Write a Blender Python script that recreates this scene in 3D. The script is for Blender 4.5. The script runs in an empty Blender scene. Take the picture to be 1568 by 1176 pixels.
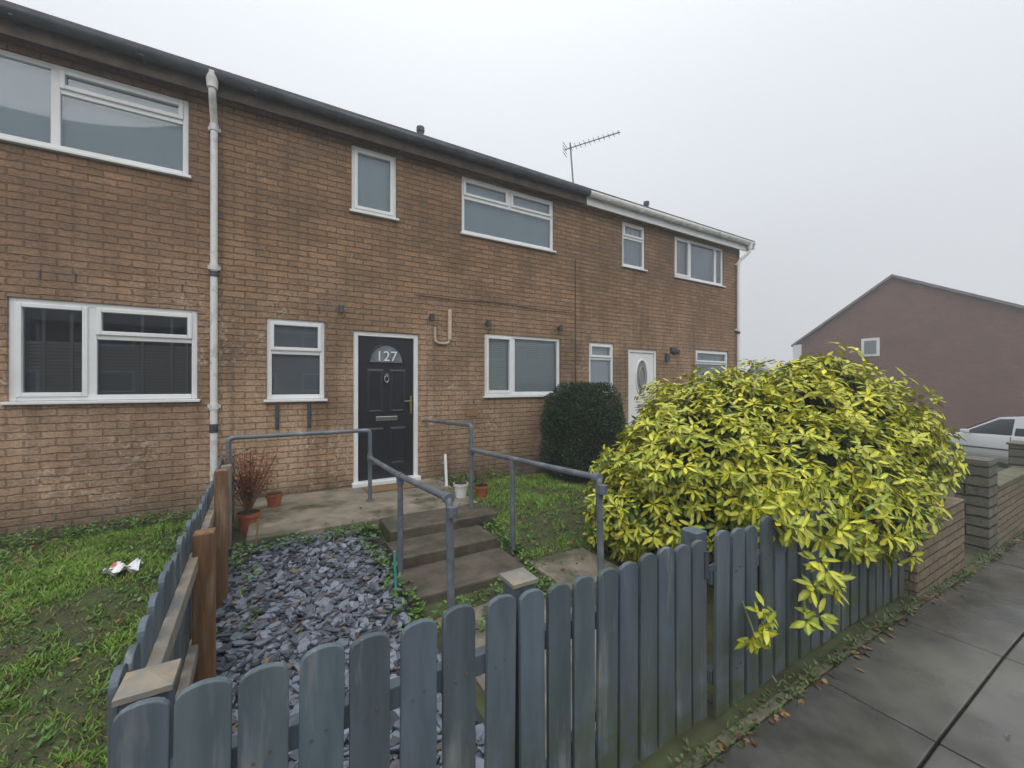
import bpy, math, random
import numpy as np
from mathutils import Vector, Matrix
random.seed(7); rng=np.random.default_rng(11)
S=bpy.context.scene
S.view_settings.view_transform='Standard'; S.view_settings.look='None'; S.view_settings.exposure=0
# eye level is z=0 ; pavement is at about z=-1.66 ; X runs along the terrace, Y towards it

# ---------------------------------------------------------------- materials
def nd(nt,t,**k):
    n=nt.nodes.new(t)
    for a,b in k.items(): setattr(n,a,b)
    return n
def M(name,c1,c2=None,scale=5,rough=.7,bump=0,bscale=40,attr=False,spec=.4,metal=0,rough2=None,c3=None,s3=1.2,lo=.35,hi=.65,bdist=.01,lo3=.5,hi3=.7,vs=None,zc=None):
    m=bpy.data.materials.new(name); m.use_nodes=True; nt=m.node_tree; L=nt.links
    b=nt.nodes['Principled BSDF']; b.inputs['Roughness'].default_value=rough
    b.inputs['Specular IOR Level'].default_value=spec; b.inputs['Metallic'].default_value=metal
    tc=nd(nt,'ShaderNodeTexCoord'); vec=tc.outputs['Object']
    if vs:
        mp=nd(nt,'ShaderNodeMapping'); mp.inputs['Scale'].default_value=vs; L.new(vec,mp.inputs[0]); vecs=mp.outputs[0]
    else: vecs=vec
    def noise(s,d=4,v=None):
        n=nd(nt,'ShaderNodeTexNoise'); n.inputs['Scale'].default_value=s; n.inputs['Detail'].default_value=d
        n.inputs['Roughness'].default_value=.62
        L.new(v or vecs,n.inputs['Vector']); return n
    def rng_(n,a,bb):
        r=nd(nt,'ShaderNodeMapRange'); r.inputs['From Min'].default_value=a; r.inputs['From Max'].default_value=bb
        L.new(n.outputs[0],r.inputs['Value']); return r
    def mix(f,A,B,bt='MIX'):
        x=nd(nt,'ShaderNodeMix',data_type='RGBA',blend_type=bt)
        if isinstance(f,float): x.inputs[0].default_value=f
        else: L.new(f,x.inputs[0])
        for i,v in ((6,A),(7,B)):
            if isinstance(v,tuple): x.inputs[i].default_value=(*v,1)
            else: L.new(v,x.inputs[i])
        return x.outputs[2]
    n1=rng_(noise(scale),lo,hi) if (c2 or attr) else None
    if attr:
        at=nd(nt,'ShaderNodeAttribute',attribute_name='Col'); col=at.outputs['Color']
        if c2: col=mix(n1.outputs[0],col,mix(1.0,col,c2,'MULTIPLY'))
    else:
        col=mix(n1.outputs[0],c1,c2) if c2 else c1
    if c3:
        n3=rng_(noise(s3),lo3,hi3); col=mix(n3.outputs[0],col,c3)
    if zc:
        sp=nd(nt,'ShaderNodeSeparateXYZ'); L.new(vec,sp.inputs[0])
        r=nd(nt,'ShaderNodeMapRange'); r.inputs['From Min'].default_value=zc[0]; r.inputs['From Max'].default_value=zc[1]; r.inputs['To Min'].default_value=1.0; r.inputs['To Max'].default_value=0
        L.new(sp.outputs[2],r.inputs['Value'])
        q=nd(nt,'ShaderNodeMath',operation='MULTIPLY'); L.new(r.outputs[0],q.inputs[0]); L.new(rng_(noise(7,4,vec),.35,.6).outputs[0],q.inputs[1])
        col=mix(q.outputs[0],col,zc[2])
    if isinstance(col,tuple): b.inputs['Base Color'].default_value=(*col,1)
    else: L.new(col,b.inputs['Base Color'])
    if rough2 is not None:
        r=nd(nt,'ShaderNodeMapRange'); r.inputs['From Min'].default_value=.38; r.inputs['From Max'].default_value=.62
        r.inputs['To Min'].default_value=rough; r.inputs['To Max'].default_value=rough2
        L.new(noise(1.7).outputs[0],r.inputs['Value']); L.new(r.outputs[0],b.inputs['Roughness'])
    if bump:
        bp=nd(nt,'ShaderNodeBump'); bp.inputs['Strength'].default_value=bump; bp.inputs['Distance'].default_value=bdist
        L.new(noise(bscale,3).outputs[0],bp.inputs['Height']); L.new(bp.outputs[0],b.inputs['Normal'])
    return m

def brickmat(name,ca,cb,mort,pale=None,dark=None,zlo=-.5,zhi=1.9,bw=.225,rh=.075,ms=.009,damp=True,bed=.55):
    m=bpy.data.materials.new(name); m.use_nodes=True; nt=m.node_tree; L=nt.links
    b=nt.nodes['Principled BSDF']; b.inputs['Roughness'].default_value=.88; b.inputs['Specular IOR Level'].default_value=.25
    tc=nd(nt,'ShaderNodeTexCoord'); sp=nd(nt,'ShaderNodeSeparateXYZ'); L.new(tc.outputs['Object'],sp.inputs[0])
    ad=nd(nt,'ShaderNodeMath',operation='ADD'); L.new(sp.outputs[0],ad.inputs[0]); L.new(sp.outputs[1],ad.inputs[1])
    cb_=nd(nt,'ShaderNodeCombineXYZ'); L.new(ad.outputs[0],cb_.inputs[0]); L.new(sp.outputs[2],cb_.inputs[1])
    wn=nd(nt,'ShaderNodeTexNoise'); wn.inputs['Scale'].default_value=9; wn.inputs['Detail'].default_value=4; L.new(tc.outputs['Object'],wn.inputs['Vector'])
    ws=nd(nt,'ShaderNodeVectorMath',operation='SCALE'); ws.inputs['Scale'].default_value=.032; L.new(wn.outputs['Color'],ws.inputs[0])
    wa=nd(nt,'ShaderNodeVectorMath',operation='ADD'); L.new(cb_.outputs[0],wa.inputs[0]); L.new(ws.outputs[0],wa.inputs[1])
    br=nd(nt,'ShaderNodeTexBrick'); L.new(wa.outputs[0],br.inputs['Vector'])
    br.inputs['Color1'].default_value=(*ca,1); br.inputs['Color2'].default_value=(*cb,1); br.inputs['Mortar'].default_value=(*mort,1)
    br.inputs['Scale'].default_value=1; br.inputs['Mortar Size'].default_value=ms; br.inputs['Mortar Smooth'].default_value=.6
    br.inputs['Brick Width'].default_value=bw; br.inputs['Row Height'].default_value=rh; br.inputs['Bias'].default_value=-.1
    def noise(s,d=4,v=None):
        n=nd(nt,'ShaderNodeTexNoise'); n.inputs['Scale'].default_value=s; n.inputs['Detail'].default_value=d
        n.inputs['Roughness'].default_value=.65; L.new(v or tc.outputs['Object'],n.inputs['Vector']); return n
    def mr(src,a,bb,ta=0,tb=1):
        r=nd(nt,'ShaderNodeMapRange'); r.inputs['From Min'].default_value=a; r.inputs['From Max'].default_value=bb
        r.inputs['To Min'].default_value=ta; r.inputs['To Max'].default_value=tb; L.new(src,r.inputs['Value']); return r.outputs[0]
    def mth(op,a,c=None):
        r=nd(nt,'ShaderNodeMath',operation=op); L.new(a,r.inputs[0])
        if isinstance(c,(float,int)): r.inputs[1].default_value=c
        elif c is not None: L.new(c,r.inputs[1])
        return r.outputs[0]
    def mul(a,c): return mth('MULTIPLY',a,c)
    def mix(f,A,B,bt='MIX'):
        x=nd(nt,'ShaderNodeMix',data_type='RGBA',blend_type=bt); L.new(f,x.inputs[0])
        for i,v in ((6,A),(7,B)):
            if isinstance(v,tuple): x.inputs[i].default_value=(*v,1)
            else: L.new(v,x.inputs[i])
        return x.outputs[2]
    col=br.outputs['Color']
    fine=noise(34,3)
    col=mix(mr(noise(6).outputs[0],.35,.65,.15,.85),col,mix(mr(fine.outputs[0],.3,.7),(.52,.49,.46),(1.35,1.3,1.22)),'MULTIPLY')
    # raked bed joints read darker than the perpends
    sy=nd(nt,'ShaderNodeSeparateXYZ'); L.new(wa.outputs[0],sy.inputs[0])
    fr=mth('FRACT',mth('DIVIDE',sy.outputs[1],rh)); dd=mth('PINGPONG',fr,.5)
    line=mr(dd,.07,.20,1,0)
    col=mix(mul(mul(line,bed),mr(noise(3.1).outputs[0],.3,.6,.35,1.0)),col,(mort[0]*.55,mort[1]*.5,mort[2]*.5))
    if pale:
        h=mr(sp.outputs[2],zlo,zhi,.92,.10)
        mp=nd(nt,'ShaderNodeMapping'); mp.inputs['Scale'].default_value=(1.6,1.6,.55); L.new(tc.outputs['Object'],mp.inputs[0])
        pf=mul(h,mr(noise(1.6,5,mp.outputs[0]).outputs[0],.33,.62,.25,1.0))
        pf=mul(pf,mr(fine.outputs[0],.3,.6,.4,1.0))
        pf=mul(pf,mr(br.outputs['Fac'],0,1,1.0,.55))
        col=mix(pf,col,pale)
        mp2=nd(nt,'ShaderNodeMapping'); mp2.inputs['Scale'].default_value=(2.2,2.2,.22); L.new(tc.outputs['Object'],mp2.inputs[0])
        col=mix(mr(noise(2.4,4,mp2.outputs[0]).outputs[0],.48,.70,0,.55),col,dark)
        # lime bloom spots
        lb=mul(mr(noise(1.1,3).outputs[0],.54,.66),mr(noise(17,3).outputs[0],.53,.63,0,.8))
        col=mix(mul(lb,mr(sp.outputs[2],.3,1.2,1,.15)),col,(.62,.52,.42))
    if dark:
        col=mix(mul(mr(noise(.9,4).outputs[0],.42,.66),.55),col,dark)
    if damp:
        dm=mr(sp.outputs[2],-1.5,-1.1,.85,0.0)
        col=mix(mul(dm,mr(noise(5).outputs[0],.25,.52)),col,(.075,.07,.05))
    L.new(col,b.inputs['Base Color'])
    inv=mr(br.outputs['Fac'],0,1,1,0)
    ad2=mth('ADD',inv,mul(fine.outputs[0],1.1))
    bp=nd(nt,'ShaderNodeBump'); bp.inputs['Strength'].default_value=.8; bp.inputs['Distance'].default_value=.013
    L.new(ad2,bp.inputs['Height']); L.new(bp.outputs[0],b.inputs['Normal'])
    return m

BR=brickmat('brown_brick',(.34,.20,.108),(.205,.125,.072),(.16,.122,.085),pale=(.56,.40,.27),dark=(.12,.085,.058))
BRP=brickmat('brown_brick_pink',(.35,.20,.112),(.22,.13,.077),(.17,.128,.09),pale=(.57,.40,.285),dark=(.135,.092,.063))
BRED=brickmat('dull_red_brick',(.24,.125,.10),(.185,.098,.08),(.21,.15,.13),damp=False,bed=.1,dark=(.14,.085,.07))
BSAND=brickmat('buff_garden_brick',(.25,.20,.135),(.19,.15,.105),(.12,.105,.08),bw=.225,rh=.08,damp=False,dark=(.095,.09,.06))
BPIER=brickmat('grey_block',(.17,.165,.135),(.13,.135,.105),(.05,.05,.04),bw=.8,rh=.11,ms=.014,damp=False,dark=(.09,.10,.06))
WHITE=M('white_upvc',(.80,.81,.82),(.72,.73,.73),scale=3,rough=.35)
WHITED=M('weathered_white_pipe',(.72,.72,.71),(.42,.42,.40),scale=9,rough=.5,lo=.5,hi=.78)
BLACKP=M('black_gutter',(.035,.04,.05),(.075,.085,.10),scale=4,rough=.45)
FASC=M('dark_fascia',(.05,.038,.03),(.11,.08,.055),scale=6,rough=.7)
ROOF=M('concrete_roof_tile',(.09,.085,.09),(.14,.13,.13),scale=6,rough=.85,bump=.6,bscale=10)
DOORB=M('black_door_paint',(.014,.016,.022),rough=.32,spec=.5)
METAL=M('chrome',(.6,.6,.58),rough=.25,metal=1)
BRASS=M('satin_brass',(.5,.42,.25),rough=.3,metal=1)
SLATE=M('slate_chips',(1,1,1),(.7,.7,.73),scale=30,rough=.45,attr=True,bump=.25,bscale=60,spec=.45)
LEAFM=M('leaf',(1,1,1),(.74,.80,.66),scale=55,rough=.42,attr=True,spec=.4)
GRASSM=M('grass_blade',(1,1,1),(.75,.8,.7),scale=3,rough=.6,attr=True,spec=.3)
SOIL=M('soil',(.05,.036,.022),(.03,.022,.014),scale=12,rough=.95,bump=.8,bscale=30,bdist=.03,c3=(.045,.065,.02))
LAWN=M('lawn_base',(.07,.10,.028),(.06,.055,.032),scale=7,rough=.95,bump=.8,bscale=40,bdist=.03,c3=(.075,.052,.034),s3=3)
CONC=M('wet_pavement_concrete',(.098,.097,.086),(.058,.058,.052),scale=5,rough=.10,rough2=.45,bump=.2,bscale=90,bdist=.003,c3=(.135,.13,.112),s3=.9)
STEPM=M('old_concrete_step',(.13,.108,.082),(.06,.052,.042),scale=5,rough=.5,rough2=.85,bump=.5,bscale=50,bdist=.008,c3=(.045,.06,.022),s3=3.5)
SLABM=M('porch_concrete',(.31,.265,.20),(.17,.15,.12),scale=4,rough=.4,rough2=.8,bump=.4,bscale=60,bdist=.006,c3=(.085,.088,.05),s3=2.5,lo3=.48,hi3=.64)
EDGE=M('mossy_edging',(.16,.15,.10),(.09,.085,.055),scale=6,rough=.8,bump=.5,bscale=60,c3=(.07,.085,.03),s3=3)
ROADM=M('asphalt',(.05,.05,.05),(.04,.04,.042),scale=20,rough=.6,bump=.5,bscale=120,bdist=.006)
FENCEM=M('grey_fence_paint',(1,1,1),(.66,.69,.70),scale=16,rough=.6,attr=True,bump=.6,bscale=40,bdist=.003,c3=(.235,.255,.255),s3=11,lo3=.58,hi3=.76,vs=(1,1,.13),zc=(-1.62,-1.0,(.065,.08,.042)))
FENCEW=M('weathered_rail',(.17,.18,.17),(.30,.24,.17),scale=9,rough=.8,bump=.4,bscale=30)
WOOD=M('brown_timber_post',(.25,.135,.06),(.12,.065,.035),scale=22,rough=.75,bump=.5,bscale=50,c3=(.38,.30,.21),s3=14,lo3=.55,hi3=.75,vs=(1,1,.1))
RAILM=M('galvanised_rail_paint',(.14,.165,.195),(.09,.105,.125),scale=12,rough=.42,spec=.5,c3=(.22,.24,.26),s3=6)
TERRA=M('terracotta',(.42,.13,.06),(.30,.09,.045),scale=8,rough=.8)
def glassmat():
    m=bpy.data.materials.new('window_glass'); m.use_nodes=True; nt=m.node_tree; L=nt.links
    for n in list(nt.nodes): nt.nodes.remove(n)
    o=nd(nt,'ShaderNodeOutputMaterial'); t=nd(nt,'ShaderNodeBsdfTransparent'); t.inputs[0].default_value=(.88,.94,.95,1)
    g=nd(nt,'ShaderNodeBsdfGlossy'); g.inputs['Roughness'].default_value=.02; g.inputs['Color'].default_value=(.86,.93,1,1)
    f=nd(nt,'ShaderNodeFresnel'); f.inputs['IOR'].default_value=1.5
    ma=nd(nt,'ShaderNodeMath',operation='MULTIPLY_ADD',use_clamp=True); ma.inputs[1].default_value=1.6; ma.inputs[2].default_value=.05
    x=nd(nt,'ShaderNodeMixShader'); L.new(f.outputs[0],ma.inputs[0]); L.new(ma.outputs[0],x.inputs[0]); L.new(t.outputs[0],x.inputs[1]); L.new(g.outputs[0],x.inputs[2]); L.new(x.outputs[0],o.inputs[0])
    return m
GLASS=glassmat()
CARGL=M('car_glass',(.02,.025,.03),rough=.08,spec=.8)
CARP=M('white_car_paint',(.62,.64,.66),rough=.25,spec=.6)
TYRE=M('tyre_rubber',(.02,.02,.02),rough=.8)
SKYB=M('sky_tinted_backing',(.36,.43,.47),(.32,.39,.43),scale=2,rough=.9)  # backing panel colour; the sky reflected in the glass is painted into it
FROST=M('frosted_kitchen_blind',(.36,.37,.41),(.32,.33,.37),scale=2,rough=.9)
NETD=M('grey_room',(.30,.31,.34),(.24,.25,.27),scale=2,rough=.9)
DARKR=M('dark_room',(.03,.03,.032),(.05,.05,.048),scale=2,rough=.9)
BLIND=M('venetian_blind',(.80,.82,.85),rough=.6)
BLINDD=M('dark_blind',(.16,.16,.17),rough=.6)

# ---------------------------------------------------------------- mesh helpers
def empty(name,parent=None):
    e=bpy.data.objects.new(name,None); S.collection.objects.link(e); e.empty_display_size=.2
    if parent: e.parent=parent
    return e
def mesh(name,v,f,mat,parent=None,col=None,smooth=False,bevel=0):
    me=bpy.data.meshes.new(name); me.from_pydata([tuple(p) for p in v],[],[tuple(q) for q in f]); me.update()
    if mat: me.materials.append(mat)
    if col is not None:
        a=me.color_attributes.new('Col','FLOAT_COLOR','POINT')
        c=np.ones((len(v),4),dtype=np.float32); c[:,:3]=col; a.data.foreach_set('color',c.ravel())
    if smooth: me.polygons.foreach_set('use_smooth',[True]*len(me.polygons))
    o=bpy.data.objects.new(name,me); S.collection.objects.link(o)
    if parent: o.parent=parent
    if bevel:
        b=o.modifiers.new('b','BEVEL'); b.width=bevel; b.segments=2; b.limit_method='ANGLE'
    return o
class MB:
    def __init__(s): s.v=[]; s.f=[]; s.c=[]
    def add(s,v,f,c=None):
        n=len(s.v); s.v+=list(v); s.f+=[tuple(i+n for i in q) for q in f]; s.c+=[c or (1,1,1)]*len(v)
    def box(s,x0,x1,y0,y1,z0,z1,c=None):
        s.add([(x0,y0,z0),(x1,y0,z0),(x1,y1,z0),(x0,y1,z0),(x0,y0,z1),(x1,y0,z1),(x1,y1,z1),(x0,y1,z1)],
              [(0,3,2,1),(4,5,6,7),(0,1,5,4),(1,2,6,5),(2,3,7,6),(3,0,4,7)],c)
    def tube(s,p0,p1,r,n=12,r1=None):
        p0=Vector(p0);p1=Vector(p1);d=(p1-p0).normalized(); r1=r if r1 is None else r1
        a=d.orthogonal().normalized(); b=d.cross(a); v=[];f=[]
        for k,(p,rr) in enumerate(((p0,r),(p1,r1))):
            for i in range(n):
                t=2*math.pi*i/n; v.append(tuple(p+a*rr*math.cos(t)+b*rr*math.sin(t)))
        for i in range(n): j=(i+1)%n; f.append((i,j,n+j,n+i))
        f.append(tuple(range(n))[::-1]); f.append(tuple(range(n,2*n))); s.add(v,f)
    def make(s,name,mat,parent=None,bevel=0,col=False,smooth=False):
        return mesh(name,s.v,s.f,mat,parent,np.array(s.c) if col else None,smooth,bevel)
def box(name,x0,x1,y0,y1,z0,z1,mat,parent=None,bevel=0):
    b=MB(); b.box(x0,x1,y0,y1,z0,z1); return b.make(name,mat,parent,bevel)
def pipe(name,pts,r,mat,parent=None,cyc=False):
    cu=bpy.data.curves.new(name,'CURVE'); cu.dimensions='3D'; cu.bevel_depth=r; cu.bevel_resolution=5; cu.use_fill_caps=True
    sp=cu.splines.new('POLY'); sp.points.add(len(pts)-1)
    for p,q in zip(sp.points,pts): p.co=(*q,1)
    sp.use_cyclic_u=cyc; sp.use_smooth=True
    cu.materials.append(mat); o=bpy.data.objects.new(name,cu); S.collection.objects.link(o)
    if parent:o.parent=parent
    return o
def rounded(pts,rad=.08,n=5):
    out=[Vector(pts[0])]
    for a,b,c in zip(pts,pts[1:],pts[2:]):
        a,b,c=Vector(a),Vector(b),Vector(c); u=(a-b).normalized(); w=(c-b).normalized()
        p=b+u*rad; q=b+w*rad
        for i in range(n+1):
            t=i/n; out.append((1-t)**2*p+2*t*(1-t)*b+t*t*q)
    out.append(Vector(pts[-1])); return [tuple(p) for p in out]

# ---------------------------------------------------------------- terrain
def zf(x,y):
    fx=-.05*min(max(x-3.4,0),30)
    if y<-1.05: b=-1.82
    elif y<1.15: b=-1.72
    elif y<2.6: b=-1.67
    elif y<4.3: b=-1.67+(y-2.6)/1.7*.18
    else: b=-1.49
    return b+fx
def sheet(name,xs,ys,mat,dz=0,zfun=zf,parent=None):
    v=[(x,y,zfun(x,y)+dz) for y in ys for x in xs]; n=len(xs)
    f=[(j*n+i,j*n+i+1,(j+1)*n+i+1,(j+1)*n+i) for j in range(len(ys)-1) for i in range(n-1)]
    return mesh(name,v,f,mat,parent)
xs=[-400,-100,-40,-12,-6,-3,0,3.4,6,9,12,16,20,26,33.4,60,120,400]
ys=[-400,-100,-40,-22,-12,-6,-3,-1.06,-1.04,0,1.14,1.16,1.9,2.6,3.2,4.3,5.8,8,15,25,50,120,400]
sheet('ground',xs,ys,M('ground_soil_grass',(.07,.085,.035),(.05,.045,.025),scale=3,rough=1,c3=(.10,.13,.06),s3=.7))
def lin(a,b,n,*ex):
    return sorted(set([a+(b-a)*i/n for i in range(n+1)]+[e for e in ex if a<e<b]))
sheet('lawn',lin(-12,-.36,24),lin(1.25,5.8,14,2.6,4.3),LAWN,.006)
sheet('lawn',lin(1.97,10,20,3.4),lin(1.3,5.8,14,2.6,4.3),LAWN,.006)
sheet('slate_bed_base',lin(-.34,.9,6),lin(1.25,4.4,10,2.6,4.3),M('slate_dust',(.05,.052,.06),(.03,.03,.033),scale=20,rough=.9),.008)
def zp(x,y): return -1.66-.05*min(max(x-3.4,0),30)
sheet('road',lin(-60,60,30,3.4,33.4),[-8,-1.17],ROADM,-.125,zp)
kb=MB()
for i in range(-30,40):
    x0=i*.92; z0=zp(x0,0); z1=zp(x0+.91,0)
    for (ya,yb) in ((-1.15,-1.0),(-8.15,-8.0)):
        kb.add([(x0,ya,z0-.3),(x0+.91,ya,z1-.3),(x0+.91,yb,z1-.3),(x0,yb,z0-.3),(x0,ya,z0+.003),(x0+.91,ya,z1+.003),(x0+.91,yb,z1+.003),(x0,yb,z0+.003)],
           [(0,3,2,1),(4,5,6,7),(0,1,5,4),(1,2,6,5),(2,3,7,6),(3,0,4,7)])
kb.make('kerb',EDGE,bevel=.01)
sheet('far_pavement',lin(-60,60,20,3.4,33.4),[-10,-8.16],CONC,.0,zp)
pv=MB()
xj=[2.66+1.235*k for k in range(-12,26)]
for k in range(len(xj)-1):
    for (ya,yb) in ((-.985,-.42),(-.41,.619),(.63,1.10)):
        x0=xj[k]+.004; x1=xj[k+1]-.004
        d=random.uniform(-.004,.004)
        za=zp(x0,0)+d; zb=zp(x1,0)+d
        pv.add([(x0,ya,za-.06),(x1,ya,zb-.06),(x1,yb,zb-.06),(x0,yb,za-.06),(x0,ya,za),(x1,ya,zb),(x1,yb,zb),(x0,yb,za)],
           [(0,3,2,1),(4,5,6,7),(0,1,5,4),(1,2,6,5),(2,3,7,6),(3,0,4,7)])
pv.make('pavement',CONC,bevel=.006)
es=MB()
for k in range(0,40):
    x0=-3+k*.6; x1=x0+.585; za=zp(x0,0)-.006+random.uniform(-.004,.004); zb=zp(x1,0)-.006
    es.add([(x0,1.11,za-.06),(x1,1.11,zb-.06),(x1,1.165,zb-.06),(x0,1.165,za-.06),(x0,1.11,za),(x1,1.11,zb),(x1,1.165,zb),(x0,1.165,za)],
           [(0,3,2,1),(4,5,6,7),(0,1,5,4),(1,2,6,5),(2,3,7,6),(3,0,4,7)])
es.make('pavement_edging',EDGE,bevel=.006)

# ---------------------------------------------------------------- porch slab, steps
st=empty('garden_steps')
box('landing',.94,2.08,3.86,4.32,-1.8,-1.381,STEPM,st,.015)
box('tread_upper',.90,1.86,3.44,3.855,-1.8,-1.47,STEPM,st,.015)
box('tread_lower',.86,1.88,2.92,3.435,-1.85,-1.565,STEPM,st,.015)
box('concrete_porch_slab',-.22,2.08,4.322,5.795,-1.75,-1.38,SLABM,None,.015)
box('garden_path',.98,1.92,1.3,2.91,-1.8,-1.655,SLABM,None,.01)
box('garden_path',1.98,2.62,2.5,3.1,-1.75,-1.60,SLABM,None,.01)
box('doormat',1.02,1.70,5.33,5.62,-1.378,-1.362,M('coir_mat',(.30,.19,.09),(.2,.12,.06),scale=40,rough=1,bump=1,bscale=150),None,.004)

# ---------------------------------------------------------------- houses
WY=5.8
def wall_front(mb,x0,x1,z0,z1,holes,y=WY,dep=.10):
    xs=sorted(set([x0,x1]+[h[0] for h in holes]+[h[1] for h in holes])); zs=sorted(set([z0,z1]+[h[2] for h in holes]+[h[3] for h in holes]))
    for i in range(len(xs)-1):
        for j in range(len(zs)-1):
            cx=(xs[i]+xs[i+1])/2; cz=(zs[j]+zs[j+1])/2
            if any(h[0]<cx<h[1] and h[2]<cz<h[3] for h in holes): continue
            mb.add([(xs[i],y,zs[j]),(xs[i+1],y,zs[j]),(xs[i+1],y,zs[j+1]),(xs[i],y,zs[j+1])],[(0,1,2,3)])
    for (a,b,c,d) in holes:
        e=y+dep
        mb.add([(a,y,c),(a,e,c),(a,e,d),(a,y,d)],[(0,1,2,3)]); mb.add([(b,y,c),(b,y,d),(b,e,d),(b,e,c)],[(0,1,2,3)])
        mb.add([(a,y,d),(a,e,d),(b,e,d),(b,y,d)],[(0,1,2,3)]); mb.add([(a,y,c),(b,y,c),(b,e,c),(a,e,c)],[(0,1,2,3)])
def window(par,x0,x1,z0,z1,vbars=(),hbars=(),sashes=(),fill='skytint',name='window',fr=.055,sill=True):
    w=empty(name,par)
    F=WY+.025; B=WY+.095
    m=MB()
    zb=z0+(.035 if sill else 0)
    m.box(x0,x0+fr,F,B,zb,z1); m.box(x1-fr,x1,F,B,zb,z1)
    m.box(x0+fr,x1-fr,F,B,z1-fr,z1); m.box(x0+fr,x1-fr,F,B,zb,zb+fr)
    for (x,a,b) in vbars: m.box(x-.035,x+.035,F+.003,B,a,b)
    for (z,a,b) in hbars: m.box(a,b,F+.006,B,z-.028,z+.028)
    m.make('frame',WHITE,w,bevel=.006)
    if sashes:
        s=MB()
        for (a,b,c,d) in sashes:
            t=.042; f=F-.016
            s.box(a,a+t,f,B-.01,c,d); s.box(b-t,b,f,B-.01,c,d); s.box(a+t,b-t,f,B-.01,d-t,d); s.box(a+t,b-t,f,B-.01,c,c+t)
        s.make('sash',WHITE,w,bevel=.006)
    if sill: box('sill',x0-.03,x1+.03,WY-.045,B,z0,z0+.032,WHITE,w,.006)
    G_=B-.045
    gs=MB(); gs.add([(x0+.02,G_,zb+.02),(x1-.02,G_,zb+.02),(x1-.02,G_,z1-.02),(x0+.02,G_,z1-.02)],[(0,1,2,3)])
    gs.make('glass',GLASS,w)
    yb=B+.05
    q=[(x0+.01,yb,z0),(x1-.01,yb,z0),(x1-.01,yb,z1),(x0+.01,yb,z1)]
    def slats(mat,top):
        s=MB(); z=z0+.05
        while z<top:
            s.add([(x0+.03,B+.005,z),(x1-.03,B+.005,z),(x1-.03,B+.022,z+.033),(x0+.03,B+.022,z+.033)],[(0,1,2,3)]); z+=.0345
        s.make('blind',mat,w)
    if fill=='blind':
        slats(BLIND,z1-.03); mesh('room',q,[(0,1,2,3)],NETD,w)
    elif fill=='darkblind':
        slats(BLINDD,z1-.42); mesh('room',[(p[0],p[1]+.3,p[2]) for p in q],[(0,1,2,3)],DARKR,w)
        c=MB()
        for xx in (x0+.20,x0+.40,x0+.95,x0+1.20,x1-.12): c.box(xx,xx+.025,B-.004,B-.001,z0+.05,z1-.05)
        c.make('blind_tapes',BLINDD,w)
    elif fill=='skytint':
        n=60; v=[]; 
        for i in range(n+1):
            x=x0+.01+(x1-x0-.02)*i/n; y=B+.02+.006*math.sin(i*.5)+.004*math.sin(i*.23+x0)
            v+=[(x,y,z0),(x,y,z1)]
        mesh('sky_tinted_panel',v,[(2*i,2*i+2,2*i+3,2*i+1) for i in range(n)],SKYB,w,smooth=True)  # rippled panel added behind the glass to carry the painted sky tone
    elif fill=='grey': mesh('roller_blind',[(p[0],B+.01,p[2]) for p in q],[(0,1,2,3)],FROST,w)
    else: mesh('room',q,[(0,1,2,3)],NETD if fill=='greyroom' else DARKR,w)
    m=MB(); m.add([(x0,B,z0),(x0,yb+.3,z0),(x0,yb+.3,z1),(x0,B,z1)],[(0,1,2,3)]); m.add([(x1,B,z0),(x1,yb+.3,z0),(x1,yb+.3,z1),(x1,B,z1)],[(0,1,2,3)])
    m.add([(x0,B,z1),(x1,B,z1),(x1,yb+.3,z1),(x0,yb+.3,z1)],[(0,1,2,3)]); m.add([(x0,B,z0),(x1,B,z0),(x1,yb+.3,z0),(x0,yb+.3,z0)],[(0,1,2,3)])
    m.make('inner_reveal',NETD,w)
    return w
YB=13.8; RZ=5.15; RY=(5.55+YB+.25)/2
def roof(par,x0,x1,mat=ROOF):
    m=MB(); n=16
    for side in (0,1):
        ya=5.54 if side==0 else YB+.25
        for i in range(n):
            t0=i/n; t1=(i+1)/n
            y0=ya+(RY-ya)*t0; y1=ya+(RY-ya)*t1; z0=3.49+(RZ-3.49)*t0+.03; z1=3.49+(RZ-3.49)*t1
            m.add([(x0,y0,z0),(x1,y0,z0),(x1,y1,z1+.005),(x0,y1,z1+.005)],[(0,1,2,3) if side==0 else (3,2,1,0)])
            m.add([(x0,y0,z0-.03),(x1,y0,z0-.03),(x1,y0,z0),(x0,y0,z0)],[(0,1,2,3)])
    m.add([(x0,5.54,3.485),(x1,5.54,3.485),(x1,RY,RZ-.03),(x0,RY,RZ-.03)],[(0,1,2,3)])
    m.make('roof',mat,par)
    pipe('ridge_tiles',[(x0,RY,RZ),(x1,RY,RZ)],.09,mat,par)
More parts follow.
